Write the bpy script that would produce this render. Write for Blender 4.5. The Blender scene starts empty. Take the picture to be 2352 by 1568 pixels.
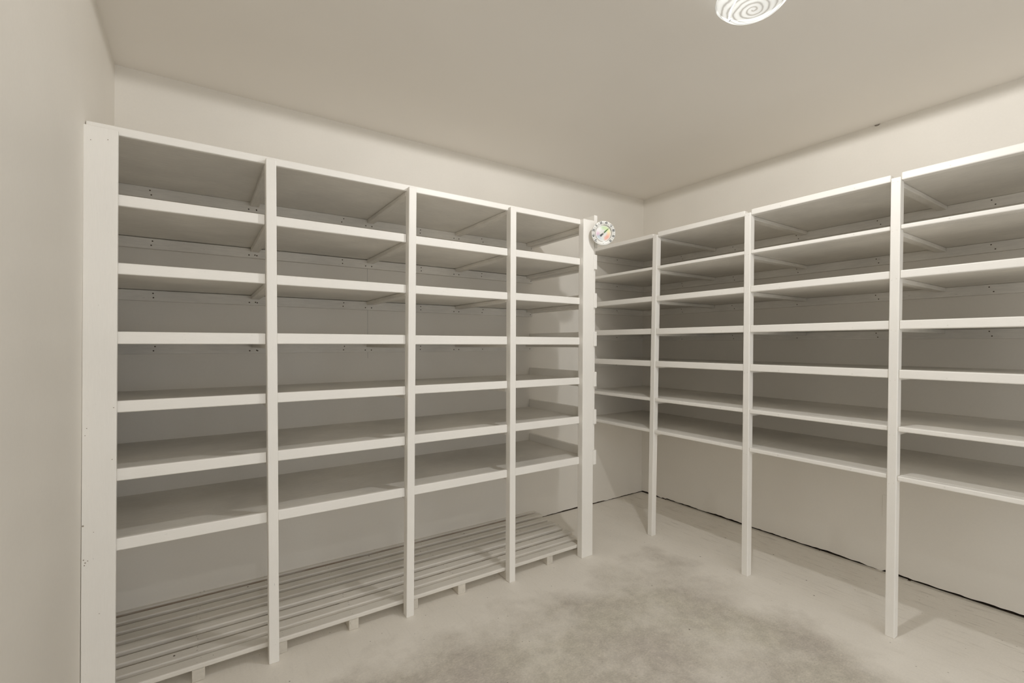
import bpy, bmesh, math, random
from mathutils import Vector, Matrix
random.seed(7)
S = bpy.context.scene
COL = S.collection

# ------------------------------------------------------------------ camera
CAM_POS = Vector((-3.0899, -2.6432, 1.2389))
YAW, PITCH, ROLL = .5910, -.0212, .0013
fwd = Vector((math.sin(YAW)*math.cos(PITCH), math.cos(YAW)*math.cos(PITCH), math.sin(PITCH)))
rgt = Vector((math.cos(YAW), -math.sin(YAW), 0)); up = rgt.cross(fwd)
r2 = rgt*math.cos(ROLL) + up*math.sin(ROLL); u2 = -rgt*math.sin(ROLL) + up*math.cos(ROLL)
cd = bpy.data.cameras.new('camera'); cam = bpy.data.objects.new('camera', cd); COL.objects.link(cam)
cd.sensor_width = 36; cd.lens = 1073.99/2352*36; cd.shift_y = (813.57-784)/2352
cd.clip_start = .01
m = Matrix((r2, u2, -fwd)).transposed().to_4x4(); m.translation = CAM_POS
cam.matrix_world = m
S.camera = cam

# ------------------------------------------------------------------ world, exposure
WORLD = 1.38         # soft fill light, added through a made-up opening behind the camera
w = bpy.data.worlds.new('world'); S.world = w; w.use_nodes = True
w.node_tree.nodes['Background'].inputs[0].default_value = (.96, .98, 1, 1)
w.node_tree.nodes['Background'].inputs[1].default_value = WORLD
S.view_settings.view_transform = 'Standard'; S.view_settings.look = 'None'
S.view_settings.gamma = 1; S.view_settings.use_curve_mapping = False
S.view_settings.exposure = 0.33
S.cycles.max_bounces = 14; S.cycles.diffuse_bounces = 10
LAMP_W = 33.5        # light of the ceiling lamp in the picture
LAMP2_W = 20.0       # light of the second ceiling lamp, behind the camera

XL = -3.375; H = 2.44; YB = -4.25
AF = -.643   # front of the posts of the left unit
BF = -.6686  # front of the posts of the right unit

# ------------------------------------------------------------------ materials
def new_mat(name):
    mt = bpy.data.materials.new(name); mt.use_nodes = True
    nt = mt.node_tree; b = nt.nodes['Principled BSDF']
    return mt, nt, b
def nd(nt, typ, **kw):
    n = nt.nodes.new(typ)
    for k, v in kw.items():
        if k.startswith('i_'):
            n.inputs[k[2:].replace('_', ' ')].default_value = v
        else: setattr(n, k, v)
    return n
def ramp(nt, src, stops):
    r = nt.nodes.new('ShaderNodeValToRGB'); e = r.color_ramp.elements
    while len(e) < len(stops): e.new(.5)
    for el, (p, c) in zip(e, stops):
        el.position = p; el.color = (c[0], c[1], c[2], 1) if hasattr(c, '__len__') else (c, c, c, 1)
    nt.links.new(src, r.inputs[0]); return r
def coords(nt, scale=(1, 1, 1), kind='Object'):
    t = nt.nodes.new('ShaderNodeTexCoord'); mp = nt.nodes.new('ShaderNodeMapping')
    mp.inputs['Scale'].default_value = scale
    nt.links.new(t.outputs[kind], mp.inputs[0]); return mp.outputs[0]
def mixc(nt, fac, a, b, typ='MIX'):
    n = nt.nodes.new('ShaderNodeMix'); n.data_type = 'RGBA'; n.blend_type = typ
    for sock, v in ((n.inputs[0], fac), (n.inputs[6], a), (n.inputs[7], b)):
        if hasattr(v, 'links'): nt.links.new(v, sock)
        elif hasattr(v, '__len__'): sock.default_value = (v[0], v[1], v[2], 1)
        else: sock.default_value = v
    return n.outputs[2]

def paint(name, col, rough=.5, scale=(1, 1, 1), nscale=60, bump=.15, var=.05, specks=0., dist=.0006, spec=.5):
    mt, nt, b = new_mat(name)
    c = coords(nt, scale)
    n1 = nd(nt, 'ShaderNodeTexNoise', i_Scale=nscale, i_Detail=5.0, i_Roughness=.6); nt.links.new(c, n1.inputs[0])
    c0 = coords(nt)
    n2 = nd(nt, 'ShaderNodeTexNoise', i_Scale=2.3, i_Detail=3.0); nt.links.new(c0, n2.inputs[0])
    dk = [x*(1-var) for x in col]; lt = [min(1, x*(1+var*.6)) for x in col]
    r = ramp(nt, n2.outputs[0], [(.3, dk), (.7, lt)])
    r3 = ramp(nt, n1.outputs[0], [(.3, 1-var*.7), (.7, 1.0)])
    out = mixc(nt, 1.0, r.outputs[0], r3.outputs[0], 'MULTIPLY')
    if specks > 0:
        n3 = nd(nt, 'ShaderNodeTexNoise', i_Scale=34.0, i_Detail=4.0, i_Roughness=.7); 
        c3 = coords(nt, (scale[0], scale[1], scale[2])); nt.links.new(c3, n3.inputs[0])
        m3 = ramp(nt, n3.outputs[0], [(.715-.02*specks, 0.), (.74, 1.)])
        out = mixc(nt, m3.outputs[0], out, [x*.42 for x in col])
    nt.links.new(out, b.inputs['Base Color'])
    b.inputs['Roughness'].default_value = rough
    b.inputs['Specular IOR Level'].default_value = spec
    bp = nd(nt, 'ShaderNodeBump', i_Strength=bump, i_Distance=dist)
    nt.links.new(n1.outputs[0], bp.inputs['Height']); nt.links.new(bp.outputs[0], b.inputs['Normal'])
    return mt
TRIM = (.875, .855, .815)
M = {}
M['trim_x'] = paint('painted_wood_grain_across', TRIM, .42, (1, 12, 12), 26, .25, .035, .25)
M['trim_y'] = paint('painted_wood_grain_deep', TRIM, .42, (12, 1, 12), 26, .25, .035, .25)
M['trim_z'] = paint('painted_wood_grain_upright', TRIM, .42, (12, 12, 1), 26, .25, .035, .2)
M['board_x'] = paint('painted_board_grain_across', (.83, .805, .755), .55, (1, 7, 7), 17, .6, .15, 1.8)
M['board_y'] = paint('painted_board_grain_deep', (.83, .805, .755), .55, (7, 1, 7), 17, .6, .15, 1.8)
M['wall'] = paint('painted_wall', (.785, .755, .70), .5, (1, 1, 1), 95, .10, .03, 0, .0008)
M['rack'] = paint('worn_painted_slat', (.76, .73, .675), .5, (1, 14, 14), 22, .5, .10, 1.4, .001)
M['foot'] = paint('rough_painted_block', (.68, .64, .57), .7, (1, 1, 1), 70, .8, .16, 1.0, .002)

def bare_wood(mt):
    nt = mt.node_tree; b = nt.nodes['Principled BSDF']; old = b.inputs['Base Color'].links[0].from_socket
    t = nt.nodes.new('ShaderNodeTexCoord'); sp = nt.nodes.new('ShaderNodeSeparateXYZ'); nt.links.new(t.outputs['Object'], sp.inputs[0])
    def rng(src, a, b_):
        n = nt.nodes.new('ShaderNodeMapRange'); nt.links.new(src, n.inputs[0]); n.inputs[1].default_value = a; n.inputs[2].default_value = b_; return n.outputs[0]
    n = nd(nt, 'ShaderNodeTexNoise', i_Scale=9.0, i_Detail=6.0, i_Roughness=.7); nt.links.new(coords(nt, (.5, 6, 6)), n.inputs[0])
    def mul(a, c):
        k = nt.nodes.new('ShaderNodeMath'); k.operation = 'MULTIPLY'; nt.links.new(a, k.inputs[0]); nt.links.new(c, k.inputs[1]); return k.outputs[0]
    # x, y, z here are measured from the rack's origin: bare lower edges at the far left and at the back
    f = mul(mul(rng(sp.outputs[0], -.45, -.85), rng(sp.outputs[2], .0605, .0545)), mul(rng(sp.outputs[1], -.12, .02), rng(n.outputs[0], .38, .55)))
    nt.links.new(mixc(nt, f, old, (.36, .25, .16)), b.inputs['Base Color'])
bare_wood(M['rack'])

def ceiling_mat():
    mt, nt, b = new_mat('painted_ceiling')
    c = coords(nt)
    n1 = nd(nt, 'ShaderNodeTexNoise', i_Scale=120.0, i_Detail=3.0); nt.links.new(c, n1.inputs[0])
    n2 = nd(nt, 'ShaderNodeTexNoise', i_Scale=1.6, i_Detail=2.0); nt.links.new(c, n2.inputs[0])
    r = ramp(nt, n2.outputs[0], [(.3, (.815, .785, .74)), (.7, (.835, .805, .76))])
    nt.links.new(r.outputs[0], b.inputs['Base Color'])
    b.inputs['Roughness'].default_value = .42
    # a few thin plaster cracks near the lamp
    mp = nt.nodes.new('ShaderNodeMapping'); t = nt.nodes.new('ShaderNodeTexCoord')
    nt.links.new(t.outputs['Object'], mp.inputs[0])
    v = nd(nt, 'ShaderNodeTexVoronoi', feature='DISTANCE_TO_EDGE', i_Scale=2.2)
    nz = nd(nt, 'ShaderNodeTexNoise', i_Scale=6.0, i_Detail=4.0); nt.links.new(mp.outputs[0], nz.inputs[0])
    ad = nd(nt, 'ShaderNodeVectorMath', operation='MULTIPLY_ADD')
    nt.links.new(nz.outputs['Color'], ad.inputs[0]); ad.inputs[1].default_value = (.25, .25, .25)
    nt.links.new(mp.outputs[0], ad.inputs[2]); nt.links.new(ad.outputs[0], v.inputs[0])
    cr = ramp(nt, v.outputs['Distance'], [(0, 1.), (.006, 0.)])
    gate = nd(nt, 'ShaderNodeTexNoise', i_Scale=1.9, i_Detail=1.0); nt.links.new(mp.outputs[0], gate.inputs[0])
    gr = ramp(nt, gate.outputs[0], [(.6, 0.), (.66, 1.)])
    hg = mixc(nt, 1., cr.outputs[0], gr.outputs[0], 'MULTIPLY')
    b1 = nd(nt, 'ShaderNodeBump', i_Strength=.12, i_Distance=.0006); nt.links.new(n1.outputs[0], b1.inputs['Height'])
    b2 = nd(nt, 'ShaderNodeBump', i_Strength=.4, i_Distance=.0008); nt.links.new(hg, b2.inputs['Height'])
    nt.links.new(b1.outputs[0], b2.inputs['Normal']); nt.links.new(b2.outputs[0], b.inputs['Normal'])
    return mt
M['ceiling'] = ceiling_mat()

def floor_mat():
    mt, nt, b = new_mat('painted_worn_concrete')
    t = nt.nodes.new('ShaderNodeTexCoord'); sp = nt.nodes.new('ShaderNodeSeparateXYZ')
    nt.links.new(t.outputs['Object'], sp.inputs[0])
    P = t.outputs['Object']
    def noise(scale, detail=5., rough=.6, mscale=None, rot=0):
        n = nd(nt, 'ShaderNodeTexNoise', i_Scale=scale, i_Detail=detail, i_Roughness=rough)
        if mscale:
            mp = nt.nodes.new('ShaderNodeMapping'); mp.inputs['Scale'].default_value = mscale
            mp.inputs['Rotation'].default_value = (0, 0, rot)
            nt.links.new(P, mp.inputs[0]); nt.links.new(mp.outputs[0], n.inputs[0])
        else: nt.links.new(P, n.inputs[0])
        return n.outputs[0]
    def math_(op, a, c=None, clamp=False):
        n = nt.nodes.new('ShaderNodeMath'); n.operation = op; n.use_clamp = clamp
        for s, v in ((n.inputs[0], a), (n.inputs[1], c)):
            if v is None: continue
            if hasattr(v, 'links'): nt.links.new(v, s)
            else: s.default_value = v
        return n.outputs[0]
    # worn middle: the paint is intact along the two shelved walls
    dx = math_('MULTIPLY', math_('ADD', sp.outputs[0], .80), -1.)      # >0 left of x=-.80
    dy = math_('MULTIPLY', math_('ADD', sp.outputs[1], .80), -1.)
    d = math_('MINIMUM', dx, dy)
    nb = math_('MULTIPLY', math_('SUBTRACT', noise(3.2, 5., .6), .5), .75)
    d = math_('ADD', d, nb)
    mask = ramp(nt, d, [(.0, 0.), (.24, 1.)]).outputs[0]
    mask = math_('MULTIPLY', mask, ramp(nt, noise(3.4, 4.), [(.34, .5), (.52, 1.)]).outputs[0])
    # colours
    pa = ramp(nt, noise(5.5, 4.), [(.3, (.79, .755, .695)), (.7, (.83, .795, .735))]).outputs[0]
    wa = ramp(nt, noise(15., 10., .8), [(.28, (.43, .41, .365)), (.5, (.565, .54, .485)), (.72, (.70, .67, .605))]).outputs[0]
    wb = ramp(nt, noise(2.1, 3.), [(.35, (.93, .895, .90)), (.65, (1.03, 1.02, .98))]).outputs[0]
    wa = mixc(nt, 1., wa, wb, 'MULTIPLY')
    # pale scuffs
    sc = ramp(nt, noise(30., 6., .75, (1, 2.4, 1), .5), [(.56, 0.), (.68, .7)]).outputs[0]
    wa = mixc(nt, sc, wa, (.70, .65, .56))
    base = mixc(nt, mask, pa, wa)
    # fine grain
    g = ramp(nt, noise(95., 5., .8, (1, 1.6, 1), .4), [(.3, .78), (.7, 1.18)]).outputs[0]
    gm = nt.nodes.new('ShaderNodeMapRange'); nt.links.new(mask, gm.inputs[0]); gm.inputs[3].default_value = .22; gm.inputs[4].default_value = .85
    base = mixc(nt, gm.outputs[0], base, mixc(nt, 1., base, g, 'MULTIPLY'))
    # streaks along the right wall
    st = noise(11., 6., .7, (7., .55, 1))
    stm = ramp(nt, st, [(.55, 0.), (.68, .6)]).outputs[0]
    near = ramp(nt, math_('ADD', sp.outputs[0], 0.), [(0, 0.), (1, 1.)])
    nx = nt.nodes.new('ShaderNodeMapRange'); nt.links.new(sp.outputs[0], nx.inputs[0])
    nx.inputs[1].default_value = -.75; nx.inputs[2].default_value = -.1; nx.inputs[3].default_value = .15; nx.inputs[4].default_value = 1.
    stf = math_('MULTIPLY', stm, nx.outputs[0], True)
    base = mixc(nt, stf, base, (.36, .33, .28))
    # dark pits and grit
    v = nd(nt, 'ShaderNodeTexVoronoi', i_Scale=7.0); nt.links.new(P, v.inputs[0])
    pit = ramp(nt, v.outputs['Distance'], [(.018, 1.), (.032, 0.)]).outputs[0]
    base = mixc(nt, pit, base, (.16, .14, .11))
    v2 = nd(nt, 'ShaderNodeTexVoronoi', i_Scale=17.0); nt.links.new(P, v2.inputs[0])
    pit2 = ramp(nt, v2.outputs['Distance'], [(.03, .7), (.06, 0.)]).outputs[0]
    base = mixc(nt, pit2, base, (.33, .30, .25))
    nt.links.new(base, b.inputs['Base Color'])
    b.inputs['Roughness'].default_value = .62
    hb = noise(75., 7., .75)
    hh = math_('MULTIPLY', hb, math_('ADD', math_('MULTIPLY', mask, .8), .25))
    bp = nd(nt, 'ShaderNodeBump', i_Strength=.5, i_Distance=.0018)
    nt.links.new(hh, bp.inputs['Height']); nt.links.new(bp.outputs[0], b.inputs['Normal'])
    return mt
M['floor'] = floor_mat()

def flat(name, col, rough=.5, metal=0, var=.06, nscale=80):
    mt, nt, b = new_mat(name)
    n = nd(nt, 'ShaderNodeTexNoise', i_Scale=float(nscale), i_Detail=3.0); nt.links.new(coords(nt), n.inputs[0])
    r = ramp(nt, n.outputs[0], [(.3, [c*(1-var) for c in col]), (.7, [min(1, c*(1+var)) for c in col])])
    nt.links.new(r.outputs[0], b.inputs['Base Color'])
    b.inputs['Roughness'].default_value = rough; b.inputs['Metallic'].default_value = metal
    return mt
M['nail'] = flat('dark_nail_hole', (.10, .08, .06), .8)
M['chip'] = flat('paint_chip', (.30, .26, .21), .8)
M['gap'] = flat('gap_shade_and_chip', (.09, .065, .045), .95, 0, .5, 30)  # shade inside the wall-floor gaps put into the colour; also the corner chip
M['white'] = flat('white_plastic', (.74, .735, .70), .35)
M['black'] = flat('black_print', (.06, .065, .065), .5)
M['grey'] = flat('grey_print', (.25, .26, .26), .5)
M['chrome'] = flat('chrome', (.6, .58, .54), .22, 1.)
M['enamel'] = flat('white_enamel', (.85, .83, .78), .4)
M['green'] = flat('green_pointer_tip', (.05, .16, .02), .5)

def dial_mat():
    mt, nt, b = new_mat('coloured_dial_print')
    t = nt.nodes.new('ShaderNodeTexCoord')
    sp = nt.nodes.new('ShaderNodeSeparateXYZ'); nt.links.new(t.outputs['Object'], sp.inputs[0])
    cb = nt.nodes.new('ShaderNodeCombineXYZ')     # turn so that the seam lies at the bottom
    mn = nt.nodes.new('ShaderNodeMath'); mn.operation = 'MULTIPLY'; mn.inputs[1].default_value = -1
    nt.links.new(sp.outputs[0], mn.inputs[0])
    nt.links.new(sp.outputs[1], cb.inputs[0]); nt.links.new(mn.outputs[0], cb.inputs[1])
    g = nd(nt, 'ShaderNodeTexGradient', gradient_type='RADIAL'); nt.links.new(cb.outputs[0], g.inputs[0])
    W = (.72, .72, .69)
    # goes counter-clockwise from the bottom; .25 right, .5 top, .75 left
    r = ramp(nt, g.outputs[0], [(.0, W), (.06, (.80, .40, .30)), (.14, (.82, .34, .25)), (.24, (.86, .62, .38)), (.32, (.82, .84, .42)),
                                (.42, (.55, .72, .34)), (.52, (.52, .68, .42)), (.60, (.80, .84, .80)), (.68, (.86, .80, .84)),
                                (.76, (.70, .45, .60)), (.84, (.40, .50, .58)), (.93, (.62, .68, .72)), (1., W)])
    ln = nd(nt, 'ShaderNodeVectorMath', operation='LENGTH'); nt.links.new(t.outputs['Object'], ln.inputs[0])
    rr = ramp(nt, ln.outputs['Value'], [(.015, 0.), (.025, .8), (.036, .9), (.043, .15)])
    nt.links.new(mixc(nt, rr.outputs[0], W, r.outputs[0]), b.inputs['Base Color'])
    b.inputs['Roughness'].default_value = .3
    return mt
M['dial'] = dial_mat()

def glass_mat():
    """lit pressed glass: swirled relief, a little brighter and darker along the swirls"""
    mt, nt, b = new_mat('lit_swirled_glass')
    nt.nodes.remove(b)
    t = nt.nodes.new('ShaderNodeTexCoord')
    sp = nt.nodes.new('ShaderNodeSeparateXYZ'); nt.links.new(t.outputs['Object'], sp.inputs[0])
    def mth(op, a, c=None):
        n = nt.nodes.new('ShaderNodeMath'); n.operation = op
        for s, v in ((n.inputs[0], a), (n.inputs[1], c)):
            if v is None: continue
            if hasattr(v, 'links'): nt.links.new(v, s)
            else: s.default_value = v
        return n.outputs[0]
    rad = mth('SQRT', mth('ADD', mth('MULTIPLY', sp.outputs[0], sp.outputs[0]), mth('MULTIPLY', sp.outputs[1], sp.outputs[1])))
    ang = mth('ARCTAN2', sp.outputs[1], sp.outputs[0])
    nz = nd(nt, 'ShaderNodeTexNoise', i_Scale=22.0, i_Detail=2.0); nt.links.new(t.outputs['Object'], nz.inputs[0])
    ph = mth('ADD', mth('ADD', mth('MULTIPLY', rad, 330.), ang), mth('MULTIPLY', nz.outputs[0], 5.0))
    s = mth('SINE', ph)
    sw = ramp(nt, mth('ADD', mth('MULTIPLY', s, .5), .5), [(0., .30), (.12, .52), (.35, .86), (1., 1.06)])
    big = nd(nt, 'ShaderNodeTexNoise', i_Scale=9.0, i_Detail=2.0); nt.links.new(t.outputs['Object'], big.inputs[0])
    bg = ramp(nt, big.outputs[0], [(.35, .88), (.65, 1.12)])
    c = mixc(nt, 1., sw.outputs[0], bg.outputs[0], 'MULTIPLY')
    tint = mixc(nt, 1., c, (.95, .97, .93), 'MULTIPLY')
    e = nt.nodes.new('ShaderNodeEmission'); e.inputs[1].default_value = 2.0
    nt.links.new(tint, e.inputs[0])
    tr = nt.nodes.new('ShaderNodeBsdfTransparent'); mx = nt.nodes.new('ShaderNodeMixShader'); mx.inputs[0].default_value = .22
    nt.links.new(tr.outputs[0], mx.inputs[1]); nt.links.new(e.outputs[0], mx.inputs[2])
    nt.links.new(mx.outputs[0], nt.nodes['Material Output'].inputs[0])
    return mt
M['glass'] = glass_mat()

# ------------------------------------------------------------------ mesh helpers
def link(name, bm, mats, parent=None, loc=None, smooth=False):
    """bm is in world space; the object's origin goes to loc (default: the parent's place)"""
    origin = Vector(loc) if loc is not None else Vector((0, 0, 0))
    me = bpy.data.meshes.new(name)
    bmesh.ops.translate(bm, verts=bm.verts, vec=-origin)
    bmesh.ops.recalc_face_normals(bm, faces=bm.faces)
    bm.to_mesh(me); bm.free()
    if not isinstance(mats, (list, tuple)): mats = [mats]
    for x in mats: me.materials.append(x)
    if smooth:
        for p in me.polygons: p.use_smooth = True
    o = bpy.data.objects.new(name, me); COL.objects.link(o)
    if parent is not None:
        o.parent = parent
        o.location = origin - world_loc(parent)
    else: o.location = origin
    return o
def world_loc(o):
    v = Vector(o.location)
    while o.parent is not None:
        o = o.parent; v = v + Vector(o.location)
    return v
def tag(o, label=None, cat=None, group=None, kind=None):
    if label: o['label'] = label
    if cat: o['category'] = cat
    if group: o['group'] = group
    if kind: o['kind'] = kind
    return o
def thing(name, label, cat, loc, group=None):
    o = bpy.data.objects.new(name, None); COL.objects.link(o); o.location = loc
    o.empty_display_size = .1
    return tag(o, label, cat, group)
def box(bm, x0, x1, y0, y1, z0, z1, bev=.0025, seg=2, lean=(0, 0), mi=0, jit=0.):
    """box; lean = (dx, dy) added to the top"""
    vs = [bm.verts.new((x + (lean[0] if k else 0), y + (lean[1] if k else 0), z))
          for k, z in enumerate((z0, z1)) for (x, y) in ((x0, y0), (x1, y0), (x1, y1), (x0, y1))]
    fs = [bm.faces.new([vs[i] for i in q]) for q in
          ((3, 2, 1, 0), (4, 5, 6, 7), (0, 1, 5, 4), (1, 2, 6, 5), (2, 3, 7, 6), (3, 0, 4, 7))]
    for f in fs: f.material_index = mi
    if bev > 0:
        es = list({e for f in fs for e in f.edges})
        r = bmesh.ops.bevel(bm, geom=es, offset=bev, segments=seg, profile=.5, affect='EDGES', clamp_overlap=True)
        for f in r['faces']: f.material_index = mi
    return vs
def disc(bm, c, n, r, seg=10, mi=0, h=.0006):
    """a little dome/disc lying on a surface"""
    n = Vector(n).normalized(); a = n.orthogonal().normalized(); b = n.cross(a); c = Vector(c)
    v = [bm.verts.new(c + a*math.cos(2*math.pi*i/seg)*r + b*math.sin(2*math.pi*i/seg)*r) for i in range(seg)]
    t = bm.verts.new(c + n*h)
    for i in range(seg):
        f = bm.faces.new((v[i], v[(i+1) % seg], t)); f.material_index = mi
def struct(name, bm, mats, loc=(0, 0, 0)):
    o = link(name, bm, mats, None, loc); o['kind'] = 'structure'; return o

# ------------------------------------------------------------------ the room
def slab(x0, x1, y0, y1, z0, z1):
    bm = bmesh.new(); box(bm, x0, x1, y0, y1, z0, z1, 0); return bm
struct('floor', slab(XL-.3, .25, YB-.2, .25, -.12, 0), M['floor'])
struct('ceiling', slab(XL-.3, .25, YB-.2, .25, H, H+.1), M['ceiling'])

def ragged_wall(axis, lo, hi, gap, amp, other=0.0, thick=.10, step=.02):
    """wall sheet whose lower edge is a little ragged and stops just above the floor"""
    bm = bmesh.new(); n = int((hi-lo)/step); prev = None; cur = gap
    for i in range(n+1):
        t = lo + (hi-lo)*i/n
        cur += random.uniform(-amp, amp)*.6; cur += (gap-cur)*.25
        if random.random() < .03: cur = gap*random.uniform(.15, .6)
        zz = max(.0008, cur)
        row = []
        for d in (other, other+thick):
            for z in (zz, H):
                row.append(bm.verts.new((t, d, z) if axis == 'x' else (d, t, z)))
        if prev:
            for q in ((0, 1), (1, 3), (3, 2), (2, 0)):
                bm.faces.new((prev[q[0]], prev[q[1]], row[q[1]], row[q[0]]))
        prev = row
    return bm
bmA = ragged_wall('x', XL-.2, .1, .0085, .004)
wa = struct('wall_back', bmA, M['wall'])
bm = bmesh.new(); box(bm, XL-.2, .1, .04, .09, .0, .03, 0); box(bm, XL-.2, .1, .001, .04, .0, .0006, 0)
link('gap_backing', bm, M['gap'], wa, (0, 0, 0))
# plasterboard joint seen between the ledgers
bm = bmesh.new(); box(bm, -2.2965, -2.2955, -.0006, .002, 1.16, 1.662, 0)
link('board_joint', bm, M['grey'], wa, (0, 0, 0))
bmB = ragged_wall('y', YB, 0.0, .0140, .006)
wb = struct('wall_right', bmB, M['wall'])
bm = bmesh.new(); box(bm, .04, .09, YB, 0, .0, .03, 0); box(bm, .001, .04, YB, 0, .0, .0006, 0)
link('gap_backing', bm, M['gap'], wb, (0, 0, 0))
# loose old skim strip lying in the gap under the right wall
bm = bmesh.new()
y = -.25
while y > -3.0:
    L = random.uniform(.25, .6); z = random.uniform(.0005, .0015)
    box(bm, -.012+random.uniform(-.002, .002), .006, y-L, y-random.uniform(0, .02), z, z+random.uniform(.002, .0035), .0005, 1, (random.uniform(-.001, .001), 0))
    y -= L
link('gap_filler', bm, M['foot'], wb, (0, 0, 0))
# dark chip where the ceiling meets the right wall
bm = bmesh.new()
pr = [(0, -.014), (.0035, -.008), (.0045, .002), (.003, .010), (0, .014), (-.002, .0)]
vs = [bm.verts.new((-.0008, -1.613+b, H-.0005-abs(a)*1.4)) for a, b in pr]; bm.faces.new(vs)
vs = [bm.verts.new((-.0008-abs(a)*1.2, -1.613+b, H-.0008)) for a, b in pr]; bm.faces.new(vs)
link('corner_chip', bm, M['gap'], wb, (0, 0, 0))
# left wall leans out very slightly towards the floor
bm = bmesh.new(); box(bm, XL-.045-.12, XL-.045, YB, 0.0, 0, H, 0, lean=(.045, 0)); struct('wall_left', bm, M['wall'])
bm = bmesh.new()
box(bm, XL-.2, -3.1, YB-.1, YB, 0, H, 0); box(bm, -.75, .1, YB-.1, YB, 0, H, 0); box(bm, -3.1, -.75, YB-.1, YB, 2.15, H, 0)  # wide opening in this unseen wall is added to let the world fill in
struct('wall_front', bm, M['wall'])

# ------------------------------------------------------------------ left unit (back wall)
ua = thing('shelving_unit', 'off-white painted wooden shelving unit on the back wall, slatted rack under its lowest shelf', 'shelving', (-2.25, -.32, 0))
PW = .036
apost = [(-2.8755, .0052), (-2.3204, .0192), (-1.7603, .0039)]
for x, ln in apost:
    bm = bmesh.new(); box(bm, x, x+PW, AF, AF+.041, 0, 1.943, .003, 2, (ln, 0)); link('post', bm, M['trim_z'], ua)
XP4, W4 = -1.2588, .0841
bm = bmesh.new(); box(bm, XP4, XP4+W4, AF, AF+.041, 0, 1.957, .003, 2, (.002, 0)); link('post', bm, M['trim_z'], ua)
bm = bmesh.new(); box(bm, XP4+W4, XP4+W4+.024, AF+.014, AF+.044, .53, 1.95, .002, 1, (.002, 0)); link('filler_strip', bm, M['trim_z'], ua)
# wide board against the left wall
bm = bmesh.new()
vs = box(bm, -3.4185, -3.333, AF, AF+.019, 0, 1.937, .002, 2, (.0335, 0))
for dx, zz, rr in ((.004, .655, .0028), (.006, .545, .002), (.010, .535, .0022), (.016, .540, .0016), (.008, .527, .0018), (.012, .968, .0014), (.008, .945, .0013),
                   (.078, 1.03, .0016), (.075, .86, .0014), (.030, .63, .0012), (.060, 1.90, .0015), (.018, 1.89, .0014), (.045, .36, .0013)):
    disc(bm, (-3.4185+.0335*zz/1.937+dx, AF-.0002, zz), (0, -1, 0), rr, 7, 1, .0002)
link('side_board', bm, [M['trim_z'], M['chip']], ua)
def left_x(z): return XL - .045*(1 - z/H)
lipt = [1.958, 1.735, 1.509, 1.281, 1.049, .822, .587]
lipb = [1.929, 1.697, 1.471, 1.239, 1.010, .781, .546]
bt = [1.9525, 1.730, 1.4985, 1.262, 1.031, .804, .571]
BTK = .0195
endb = [1.905, 1.677, 1.453, 1.229, .993, .772, .533]
LY = -.619
nailx = [-3.255, -2.849, -2.433, -1.983, -1.561]
def px_at(i, z):
    x, ln = apost[i]; return x + ln*z/1.943
for k in range(7):
    z = bt[k]
    bm = bmesh.new()
    box(bm, left_x(z)+.003, -1.1725, -.600, -.0005, z-BTK, z, .001, 1)
    sh = link('shelf', bm, M['board_x'], ua)
    # front lips between the posts
    if k == 0:
        spans = [(left_x(1.94)+.0015, XP4+.001)]
    else:
        xs = [left_x(lipt[k])+.072] + [px_at(i, lipt[k]) for i in range(3)] + [XP4]
        spans = []
        for i in range(4):
            a = xs[0] if i == 0 else xs[i]+PW
            spans.append((a+.0008 if i else a, xs[i+1]-random.uniform(.0005, .0022)))
    for a, b in spans:
        dz = random.uniform(-.001, .001) if k else 0
        bm = bmesh.new(); box(bm, a, b, LY, LY+.0185, lipb[k]+dz, lipt[k]+dz, .0035, 3)
        link('shelf_lip', bm, M['trim_x'], sh)
    # ledger on the wall, with its nail holes
    bm = bmesh.new(); box(bm, left_x(z)+.003, -1.158, -.0195, -.0002, z-BTK-.049, z-BTK-(.0006, .0030, .0024, .0012, .001, .001, .001)[k], .0015, 1)
    for nx in nailx+[-1.175]:
        for dz in (.013, .032):
            disc(bm, (nx+random.uniform(-.006, .006), -.0196, z-BTK-dz-.002), (0, -1, 0), .0032, 9, 1)
    for i in range(3):
        cx = px_at(i, z)
        for dx in (-.008, .026): disc(bm, (cx+dx, -.0196, z-BTK-.036), (0, -1, 0), .0034, 9, 1)
    link('wall_ledger', bm, [M['board_x'], M['nail']], sh)
    # cleats running back from every post
    for i in range(4):
        cx = (px_at(i, z) if i < 3 else -1.2125)
        bm = bmesh.new(); box(bm, cx-.001, cx+.037, -.601, -.0215, z-BTK-.0205, z-BTK-.0008, .002, 1)
        link('cleat', bm, M['board_y'], sh)
    bm = bmesh.new(); box(bm, -1.1722, -1.1475, AF+.001, -.002, endb[k], endb[k]+.0855, .0025, 2)
    link('end_board', bm, M['trim_y'], sh)

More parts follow.
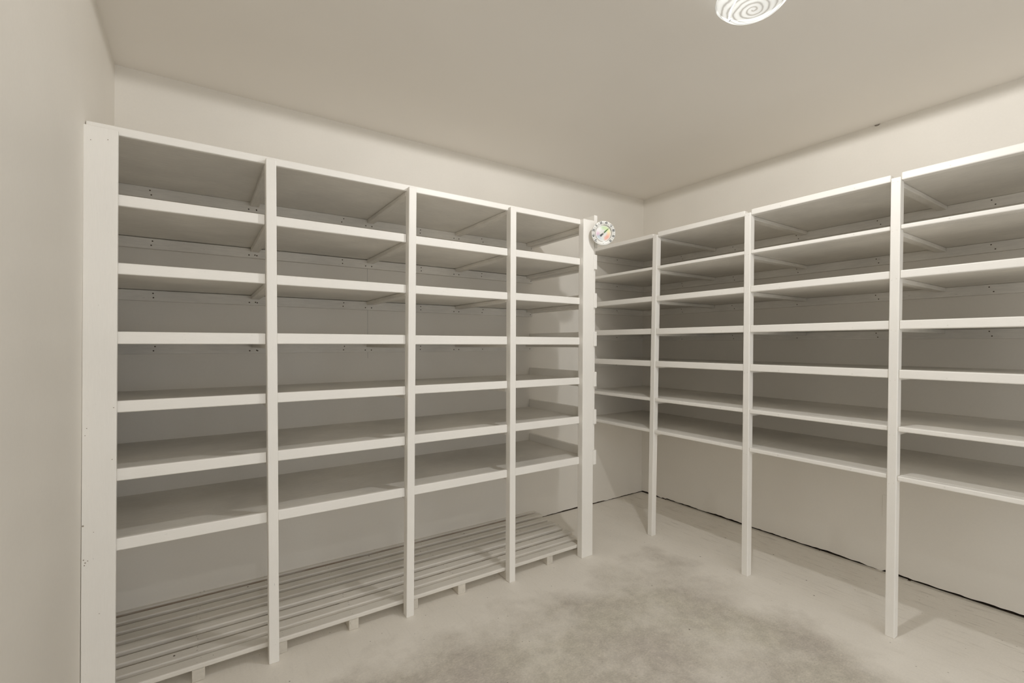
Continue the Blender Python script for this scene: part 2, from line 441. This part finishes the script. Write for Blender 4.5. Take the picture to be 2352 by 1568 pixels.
# ------------------------------------------------------------------ slatted rack on the floor
rk = thing('slatted_floor_rack', 'low slatted wooden rack lying on the floor below the left shelves', 'rack', (-2.25, -.3, 0))
ends = [-1.128, -1.128, -1.150, -1.146, -1.157, -1.154, -1.20, -1.246]
for k in range(8):
    yf = -.022 - .0826*k
    if k == 7: yf = -.5985
    bm = bmesh.new(); wv = random.uniform(-.0015, .0015)
    box(bm, left_x(0)+.006, ends[k], yf, yf+.0535+wv, .0455, .0645+random.uniform(-.001, .001), .005, 3)
    for f_ in range(random.randint(1, 3)):
        disc(bm, (random.uniform(-3.2, -1.4), yf+random.uniform(.01, .04), .0648), (0, 0, 1), random.uniform(.002, .004), 8, 1)
    for rx in (-3.10, -2.825, -2.54, -2.262, -2.014, -1.737, -1.455):
        for d in (.016, .04): disc(bm, (rx+random.uniform(-.008, .008), yf+d, .0648), (0, 0, 1), .0017, 8, 1)
    link('slat', bm, [M['rack'], M['nail']], rk)
for rx in (-3.102, -2.825, -2.541, -2.265, -2.014, -1.738, -1.456, -1.20):
    y0 = -.5965 if rx < -1.3 else -.53
    bm = bmesh.new(); box(bm, rx-.0205, rx+.0205, y0, -.01, .0003, .0455, .002, 1)
    link('runner', bm, M['foot'], rk)

# ------------------------------------------------------------------ right unit
ub = thing('shelving_unit', 'off-white painted wooden shelving unit along the right wall, open floor under its lowest shelf', 'shelving', (-.33, -1.3, 0))
bpost = [(-.6239, -.0242), (-1.2579, .0054), (-1.8932, .0068), (-2.53, 0)]
BW, BD = .0337, .0405
for y, ln in bpost:
    bm = bmesh.new(); box(bm, BF, BF+BD, y-BW, y, 0, 1.9365, .003, 2, (0, ln))
    if y > -2:
        for zz in (1.92, 1.716, 1.512, 1.30, 1.09, .862, .655):
            for d in (.008, .024):
                disc(bm, (BF-.0002, y-d+ln*zz/1.94, zz+random.uniform(-.003, .003)), (-1, 0, 0), .0022, 8, 1, .0003)
    link('post', bm, [M['trim_z'], M['board_x']], ub)
btop = [1.953, 1.738, 1.5495, 1.342, 1.135, .8965, .6905]
blow = [1.9225, 1.7195, 1.516, 1.305, 1.0985, .876, .6705]
bbt = [1.9445, 1.738, 1.5415, 1.335, 1.128, .8955, .6895]
YE = -2.575
LX = BF + .0045
for k in range(7):
    z = bbt[k]
    bm = bmesh.new()
    jy = -1.292 - (.01 if k % 2 else 0)
    box(bm, BF+BD+.0003, -.0005, jy+.0008, -.0005, z-.019, z, .001, 1)
    box(bm, BF+BD+.0003, -.0005, YE, jy-.0008, z-.019, z, .001, 1)
    sh = link('shelf', bm, M['board_y'], ub)
    ys = [(-.0008, None)] + [(y + ln*z/1.94, y + ln*z/1.94 - BW) for y, ln in bpost]
    for i in range(4):
        hi = -.001 if i == 0 else ys[i][1]-.0006
        lo = ys[i+1][0]+random.uniform(.0004, .0016)
        dz = random.uniform(-.001, .001); dx = random.uniform(-.001, .001)
        up_ = btop[k]+dz
        if k == 0:                      # the top lips are single lengths that stand a little proud of the posts
            up_ = btop[k] + (.0, .0, .0, .001)[i] - (.004 if i == 0 else 0)
        bm = bmesh.new(); box(bm, LX+dx, BF+BD, lo, hi, blow[k]+dz, up_, .0042, 3)
        for fy in (.25, .78):
            yy = hi + (lo-hi)*fy
            disc(bm, (LX+dx-.0003, yy, blow[k]+.011), (-1, 0, 0), .0028, 8, 1, .0004)
        link('shelf_lip', bm, [M['trim_y'], M['board_x']], sh)
    bm = bmesh.new(); box(bm, -.0195, -.0002, YE, -.0205, z-.019-.0475, z-.0198, .0015, 1)
    for ny in (-.395, -.808, -1.22, -1.633, -2.076):
        for dz, dy in ((.012, .006), (.034, -.006)):
            disc(bm, (-.0196, ny+dy+random.uniform(-.004, .004), z-.02-dz), (-1, 0, 0), .003, 9, 1)
    link('wall_ledger', bm, [M['board_y'], M['nail']], sh)
    bm = bmesh.new(); box(bm, BF+BD, -.0002, -.0195, -.0002, z-.019-.0475, z-.0198, .0015, 1)
    for nx in (-.33, -.323):
        disc(bm, (nx, -.0196, z-.03-random.uniform(0, .02)), (0, -1, 0), .003, 9, 1)
    link('end_ledger', bm, [M['board_x'], M['nail']], sh)
    for i, (y, ln) in enumerate(bpost):
        yc = y + ln*z/1.94
        bm = bmesh.new(); box(bm, BF+BD+.001, -.0215, yc-.026, yc+.010, z-.0395, z-.0198, .002, 1)
        link('cleat', bm, M['board_x'], sh)

# blank plate painted over on the right wall
bm = bmesh.new(); box(bm, -.0022, -.0002, -1.742, -1.667, .302, .424, .001, 1)
tag(link('cover_plate', bm, M['wall'], None, (0, -1.705, .363)), 'blank painted-over cover plate low on the right wall, half hidden behind a shelf post', 'cover plate')

# ------------------------------------------------------------------ thermometer
def thermometer():
    C0 = Vector((-1.170, -.712, 1.8715)); n = Vector((-.52, -.85, -.06)).normalized()
    R0 = .0694
    e = thing('dial_thermometer', 'round white dial thermometer with coloured centre at the top right of the left shelves', 'thermometer', C0)
    zax = n; yax = (Vector((0, 0, 1)) - n*n.z).normalized(); xax = yax.cross(zax)
    e.rotation_mode = 'QUATERNION'
    rot = Matrix((xax, yax, zax)).transposed(); e.rotation_quaternion = rot.to_quaternion()
    def add(name, bm, mats, smooth=False, parent=e):
        me = bpy.data.meshes.new(name); bmesh.ops.recalc_face_normals(bm, faces=bm.faces); bm.to_mesh(me); bm.free()
        for x in (mats if isinstance(mats, list) else [mats]): me.materials.append(x)
        if smooth:
            for p in me.polygons: p.use_smooth = True
        o = bpy.data.objects.new(name, me); COL.objects.link(o); o.parent = parent; return o
    def lathe(bm, prof, seg=64, mi=0):
        rings = []
        for r, z in prof:
            rings.append([bm.verts.new((r*math.cos(2*math.pi*i/seg), r*math.sin(2*math.pi*i/seg), z)) for i in range(seg)] if r > 1e-6 else [bm.verts.new((0, 0, z))])
        for a, b in zip(rings, rings[1:]):
            for i in range(seg):
                j = (i+1) % seg
                q = [a[i % len(a)], a[j % len(a)], b[j % len(b)], b[i % len(b)]]
                q2 = []
                for v in q:
                    if v not in q2: q2.append(v)
                if len(q2) > 2: bm.faces.new(q2).material_index = mi
    bm = bmesh.new(); lathe(bm, [(0, -.006), (.060, -.006), (.068, -.003), (R0, .001), (R0-.0015, .0045), (R0-.004, .0055), (.0485, .0055), (.047, .0035), (.0465, .001)])
    ring = add('case_ring', bm, M['white'], True)
    bm = bmesh.new(); lathe(bm, [(0, .0015), (.0465, .0015)]); add('dial_face', bm, M['dial'])
    bm = bmesh.new(); lathe(bm, [(.0470, .0030), (.0478, .0062), (.0458, .0062), (.0452, .0025)]); add('bezel', bm, M['chrome'], True)
    # numerals and ticks
    labels = ['60', '40', '20', '0', '20', '40', '60', '80', '100', '120']
    for i, t_ in enumerate(labels):
        a = math.radians(-135+30*i)
        cu = bpy.data.curves.new('numeral', 'FONT'); cu.body = t_; cu.size = .0175; cu.align_x = 'CENTER'; cu.align_y = 'CENTER'; cu.offset = .0006
        if len(t_) == 3: cu.space_character = .8
        tmp = bpy.data.objects.new('numeral_curve', cu); COL.objects.link(tmp)
        bpy.context.view_layer.update()
        dg = bpy.context.evaluated_depsgraph_get(); me = bpy.data.meshes.new_from_object(tmp.evaluated_get(dg))
        c = Vector((math.sin(a)*.0582, math.cos(a)*.0582, .0060))
        me.transform(Matrix.Translation(c) @ Matrix.Rotation(-a, 4, 'Z') @ Matrix.Diagonal((.62 if len(t_) == 3 else .85, 1, 1, 1)))
        bm = bmesh.new(); bm.from_mesh(me); bpy.data.objects.remove(tmp); bpy.data.meshes.remove(me); bpy.data.curves.remove(cu)
        add('numeral', bm, M['black'], parent=ring)
        if i < 9:
            a2 = a + math.radians(15)
            d = Vector((math.sin(a2), math.cos(a2), 0)); p = Vector((d.y, -d.x, 0)); bm = bmesh.new()
            bm.faces.new([bm.verts.new(d*r_ + p*s_*.0008 + Vector((0, 0, .0060))) for r_, s_ in ((.053, -1), (.064, -1), (.064, 1), (.053, 1))])
            add('tick_mark', bm, M['grey'], parent=ring)
    bm = bmesh.new(); bm.faces.new([bm.verts.new((x, y, .0060)) for x, y in ((-.0022, -.0595), (.0022, -.0595), (0, -.0555))])
    add('tick_mark', bm, M['black'], parent=ring)
    # pointer
    a = math.radians(48); d = Vector((math.sin(a), math.cos(a), 0)); p = Vector((d.y, -d.x, 0))
    def poly(bm, pts, z0, z1, mi=0):
        lo = [bm.verts.new(d*r_+p*s_+Vector((0, 0, z0))) for r_, s_ in pts]; hi = [bm.verts.new(d*r_+p*s_+Vector((0, 0, z1))) for r_, s_ in pts]
        bm.faces.new(hi).material_index = mi; bm.faces.new(lo[::-1]).material_index = mi
        for i in range(len(pts)): bm.faces.new((lo[i], lo[(i+1) % len(pts)], hi[(i+1) % len(pts)], hi[i])).material_index = mi
    bm = bmesh.new(); poly(bm, [(.006, -.0030), (.016, -.0036), (.040, -.0008), (.040, .0008), (.016, .0036), (.006, .0030)], .0034, .0042)
    ptr = add('pointer', bm, M['green'])
    bm = bmesh.new(); poly(bm, [(-.005, -.0040), (-.005, .0040), (-.020, .0056), (-.023, .003), (-.023, -.003), (-.020, -.0056)], .0034, .0044)
    add('pointer_tail', bm, M['black'], parent=ptr)
    bm = bmesh.new(); lathe(bm, [(0, .0060), (.003, .0056), (.0045, .0044), (.0045, .0030)], 20); add('pointer_hub', bm, M['chrome'], True, ptr)
    # bent mounting arm: from the back of the case to the front of the end board
    inv = rot.inverted()
    def loc(v): return inv @ (Vector(v) - C0)
    def bar(bm, p, q, w_):
        d_ = (q-p).normalized(); u_ = d_.cross(Vector((.3, .9, .2))).normalized(); v_ = d_.cross(u_)
        ring_ = lambda c_: [bm.verts.new(c_ + u_*a_*w_ + v_*b_*w_*.5) for a_, b_ in ((-1, -1), (1, -1), (1, 1), (-1, 1))]
        r0, r1 = ring_(p), ring_(q)
        bm.faces.new(r0[::-1]); bm.faces.new(r1)
        for i in range(4): bm.faces.new((r0[i], r0[(i+1) % 4], r1[(i+1) % 4], r1[i]))
    bm = bmesh.new(); bar(bm, Vector((0, -.066, -.004)), Vector((0, -.060, -.020)), .005); bar(bm, Vector((0, -.060, -.020)), loc((-1.160, -.6485, 1.822)), .005)
    add('mounting_arm', bm, M['white'])
    bm = bmesh.new(); bar(bm, loc((-1.160, -.6445, 1.800)), loc((-1.160, -.6445, 1.845)), .008)
    add('mounting_plate', bm, M['white'])
    return e
thermometer()

# ------------------------------------------------------------------ ceiling lamps
def ceiling_lamp(x, y, watts, label, group):
    e = thing('ceiling_light', label, 'ceiling light', (x, y, H), group)
    def lathe(name, prof, mat, seg=72, smooth=True, parent=e, wob=None):
        bm = bmesh.new(); rings = []
        for r, z in prof:
            if r < 1e-6: rings.append([bm.verts.new((0, 0, z))])
            else: rings.append([bm.verts.new((r*math.cos(2*math.pi*i/seg), r*math.sin(2*math.pi*i/seg), z)) for i in range(seg)])
        for a, b in zip(rings, rings[1:]):
            for i in range(seg):
                j = (i+1) % seg; q2 = []
                for v in (a[i % len(a)], a[j % len(a)], b[j % len(b)], b[i % len(b)]):
                    if v not in q2: q2.append(v)
                if len(q2) > 2: bm.faces.new(q2)
        bmesh.ops.recalc_face_normals(bm, faces=bm.faces)
        me = bpy.data.meshes.new(name); bm.to_mesh(me); bm.free(); me.materials.append(mat)
        if smooth:
            for p in me.polygons: p.use_smooth = True
        o = bpy.data.objects.new(name, me); COL.objects.link(o); o.parent = parent; return o
    lathe('canopy_pan', [(0, -.0005), (.060, -.0005), (.062, -.003), (.061, -.008), (.0, -.008)], M['enamel'])
    R0 = .114; zr = -.060; h = .041
    prof = [(R0-.004, zr+.0015), (R0-.0015, zr+.0015), (R0, zr-.001), (R0, zr-.004)]
    for i in range(30):
        t = 1 - (i+1)/30.
        z = zr - .004 - (h-.004)*(1-t**4.7)
        z += .0011*math.sin(t*22)*min(1, 4*(1-t))
        prof.append((max(0, (R0-.0006)*t), z))
    g = lathe('glass_dish', prof, M['glass'])
    for a in (192, 312, 72):
        bm = bmesh.new(); ar = math.radians(a)
        box(bm, .098, .112, -.003, .003, -.0660, -.0630, .0008, 1)
        box(bm, .108, .112, -.003, .003, -.0640, -.0520, .0008, 1)
        bmesh.ops.rotate(bm, verts=bm.verts, cent=(0, 0, 0), matrix=Matrix.Rotation(ar, 3, 'Z'))
        me = bpy.data.meshes.new('glass_clip'); bm.to_mesh(me); bm.free(); me.materials.append(M['grey'])
        o = bpy.data.objects.new('glass_clip', me); COL.objects.link(o); o.parent = e
    for a in (192, 312, 72):
        ar = math.radians(a); d_ = Vector((math.cos(ar), math.sin(ar), 0)); n_ = Vector((-d_.y, d_.x, 0)); bm = bmesh.new()
        pts = [d_*.056+Vector((0, 0, -.006)), d_*.100+Vector((0, 0, -.030)), d_*.110+Vector((0, 0, -.053))]; prev = None
        for p_ in pts:
            rw = [bm.verts.new(p_+n_*a_*.002+Vector((0, 0, b_*.0008))+d_*b_*.0008) for a_, b_ in ((-1, -1), (1, -1), (1, 1), (-1, 1))]
            if prev:
                for i in range(4): bm.faces.new((prev[i], prev[(i+1) % 4], rw[(i+1) % 4], rw[i]))
            else: bm.faces.new(rw[::-1])
            prev = rw
        bm.faces.new(prev); bmesh.ops.recalc_face_normals(bm, faces=bm.faces)
        me = bpy.data.meshes.new('holder_arm'); bm.to_mesh(me); bm.free(); me.materials.append(M['grey'])
        o = bpy.data.objects.new('holder_arm', me); COL.objects.link(o); o.parent = e
    ld = bpy.data.lights.new('lamp_light', 'SPOT'); ld.energy = watts; ld.color = (1, .985, .96)
    ld.shadow_soft_size = .030; ld.spot_size = math.radians(180); ld.spot_blend = 0.01
    lo = bpy.data.objects.new('lamp_light', ld); COL.objects.link(lo); lo.parent = e; lo.location = (-.03, .0, -.038)
    return e
ceiling_lamp(-1.563, -1.787, LAMP_W, 'lit round swirled-glass ceiling light in the upper right of the picture', None)
ceiling_lamp(-2.90, -3.50, LAMP2_W, 'lit round glass ceiling light on the ceiling behind the camera', None)
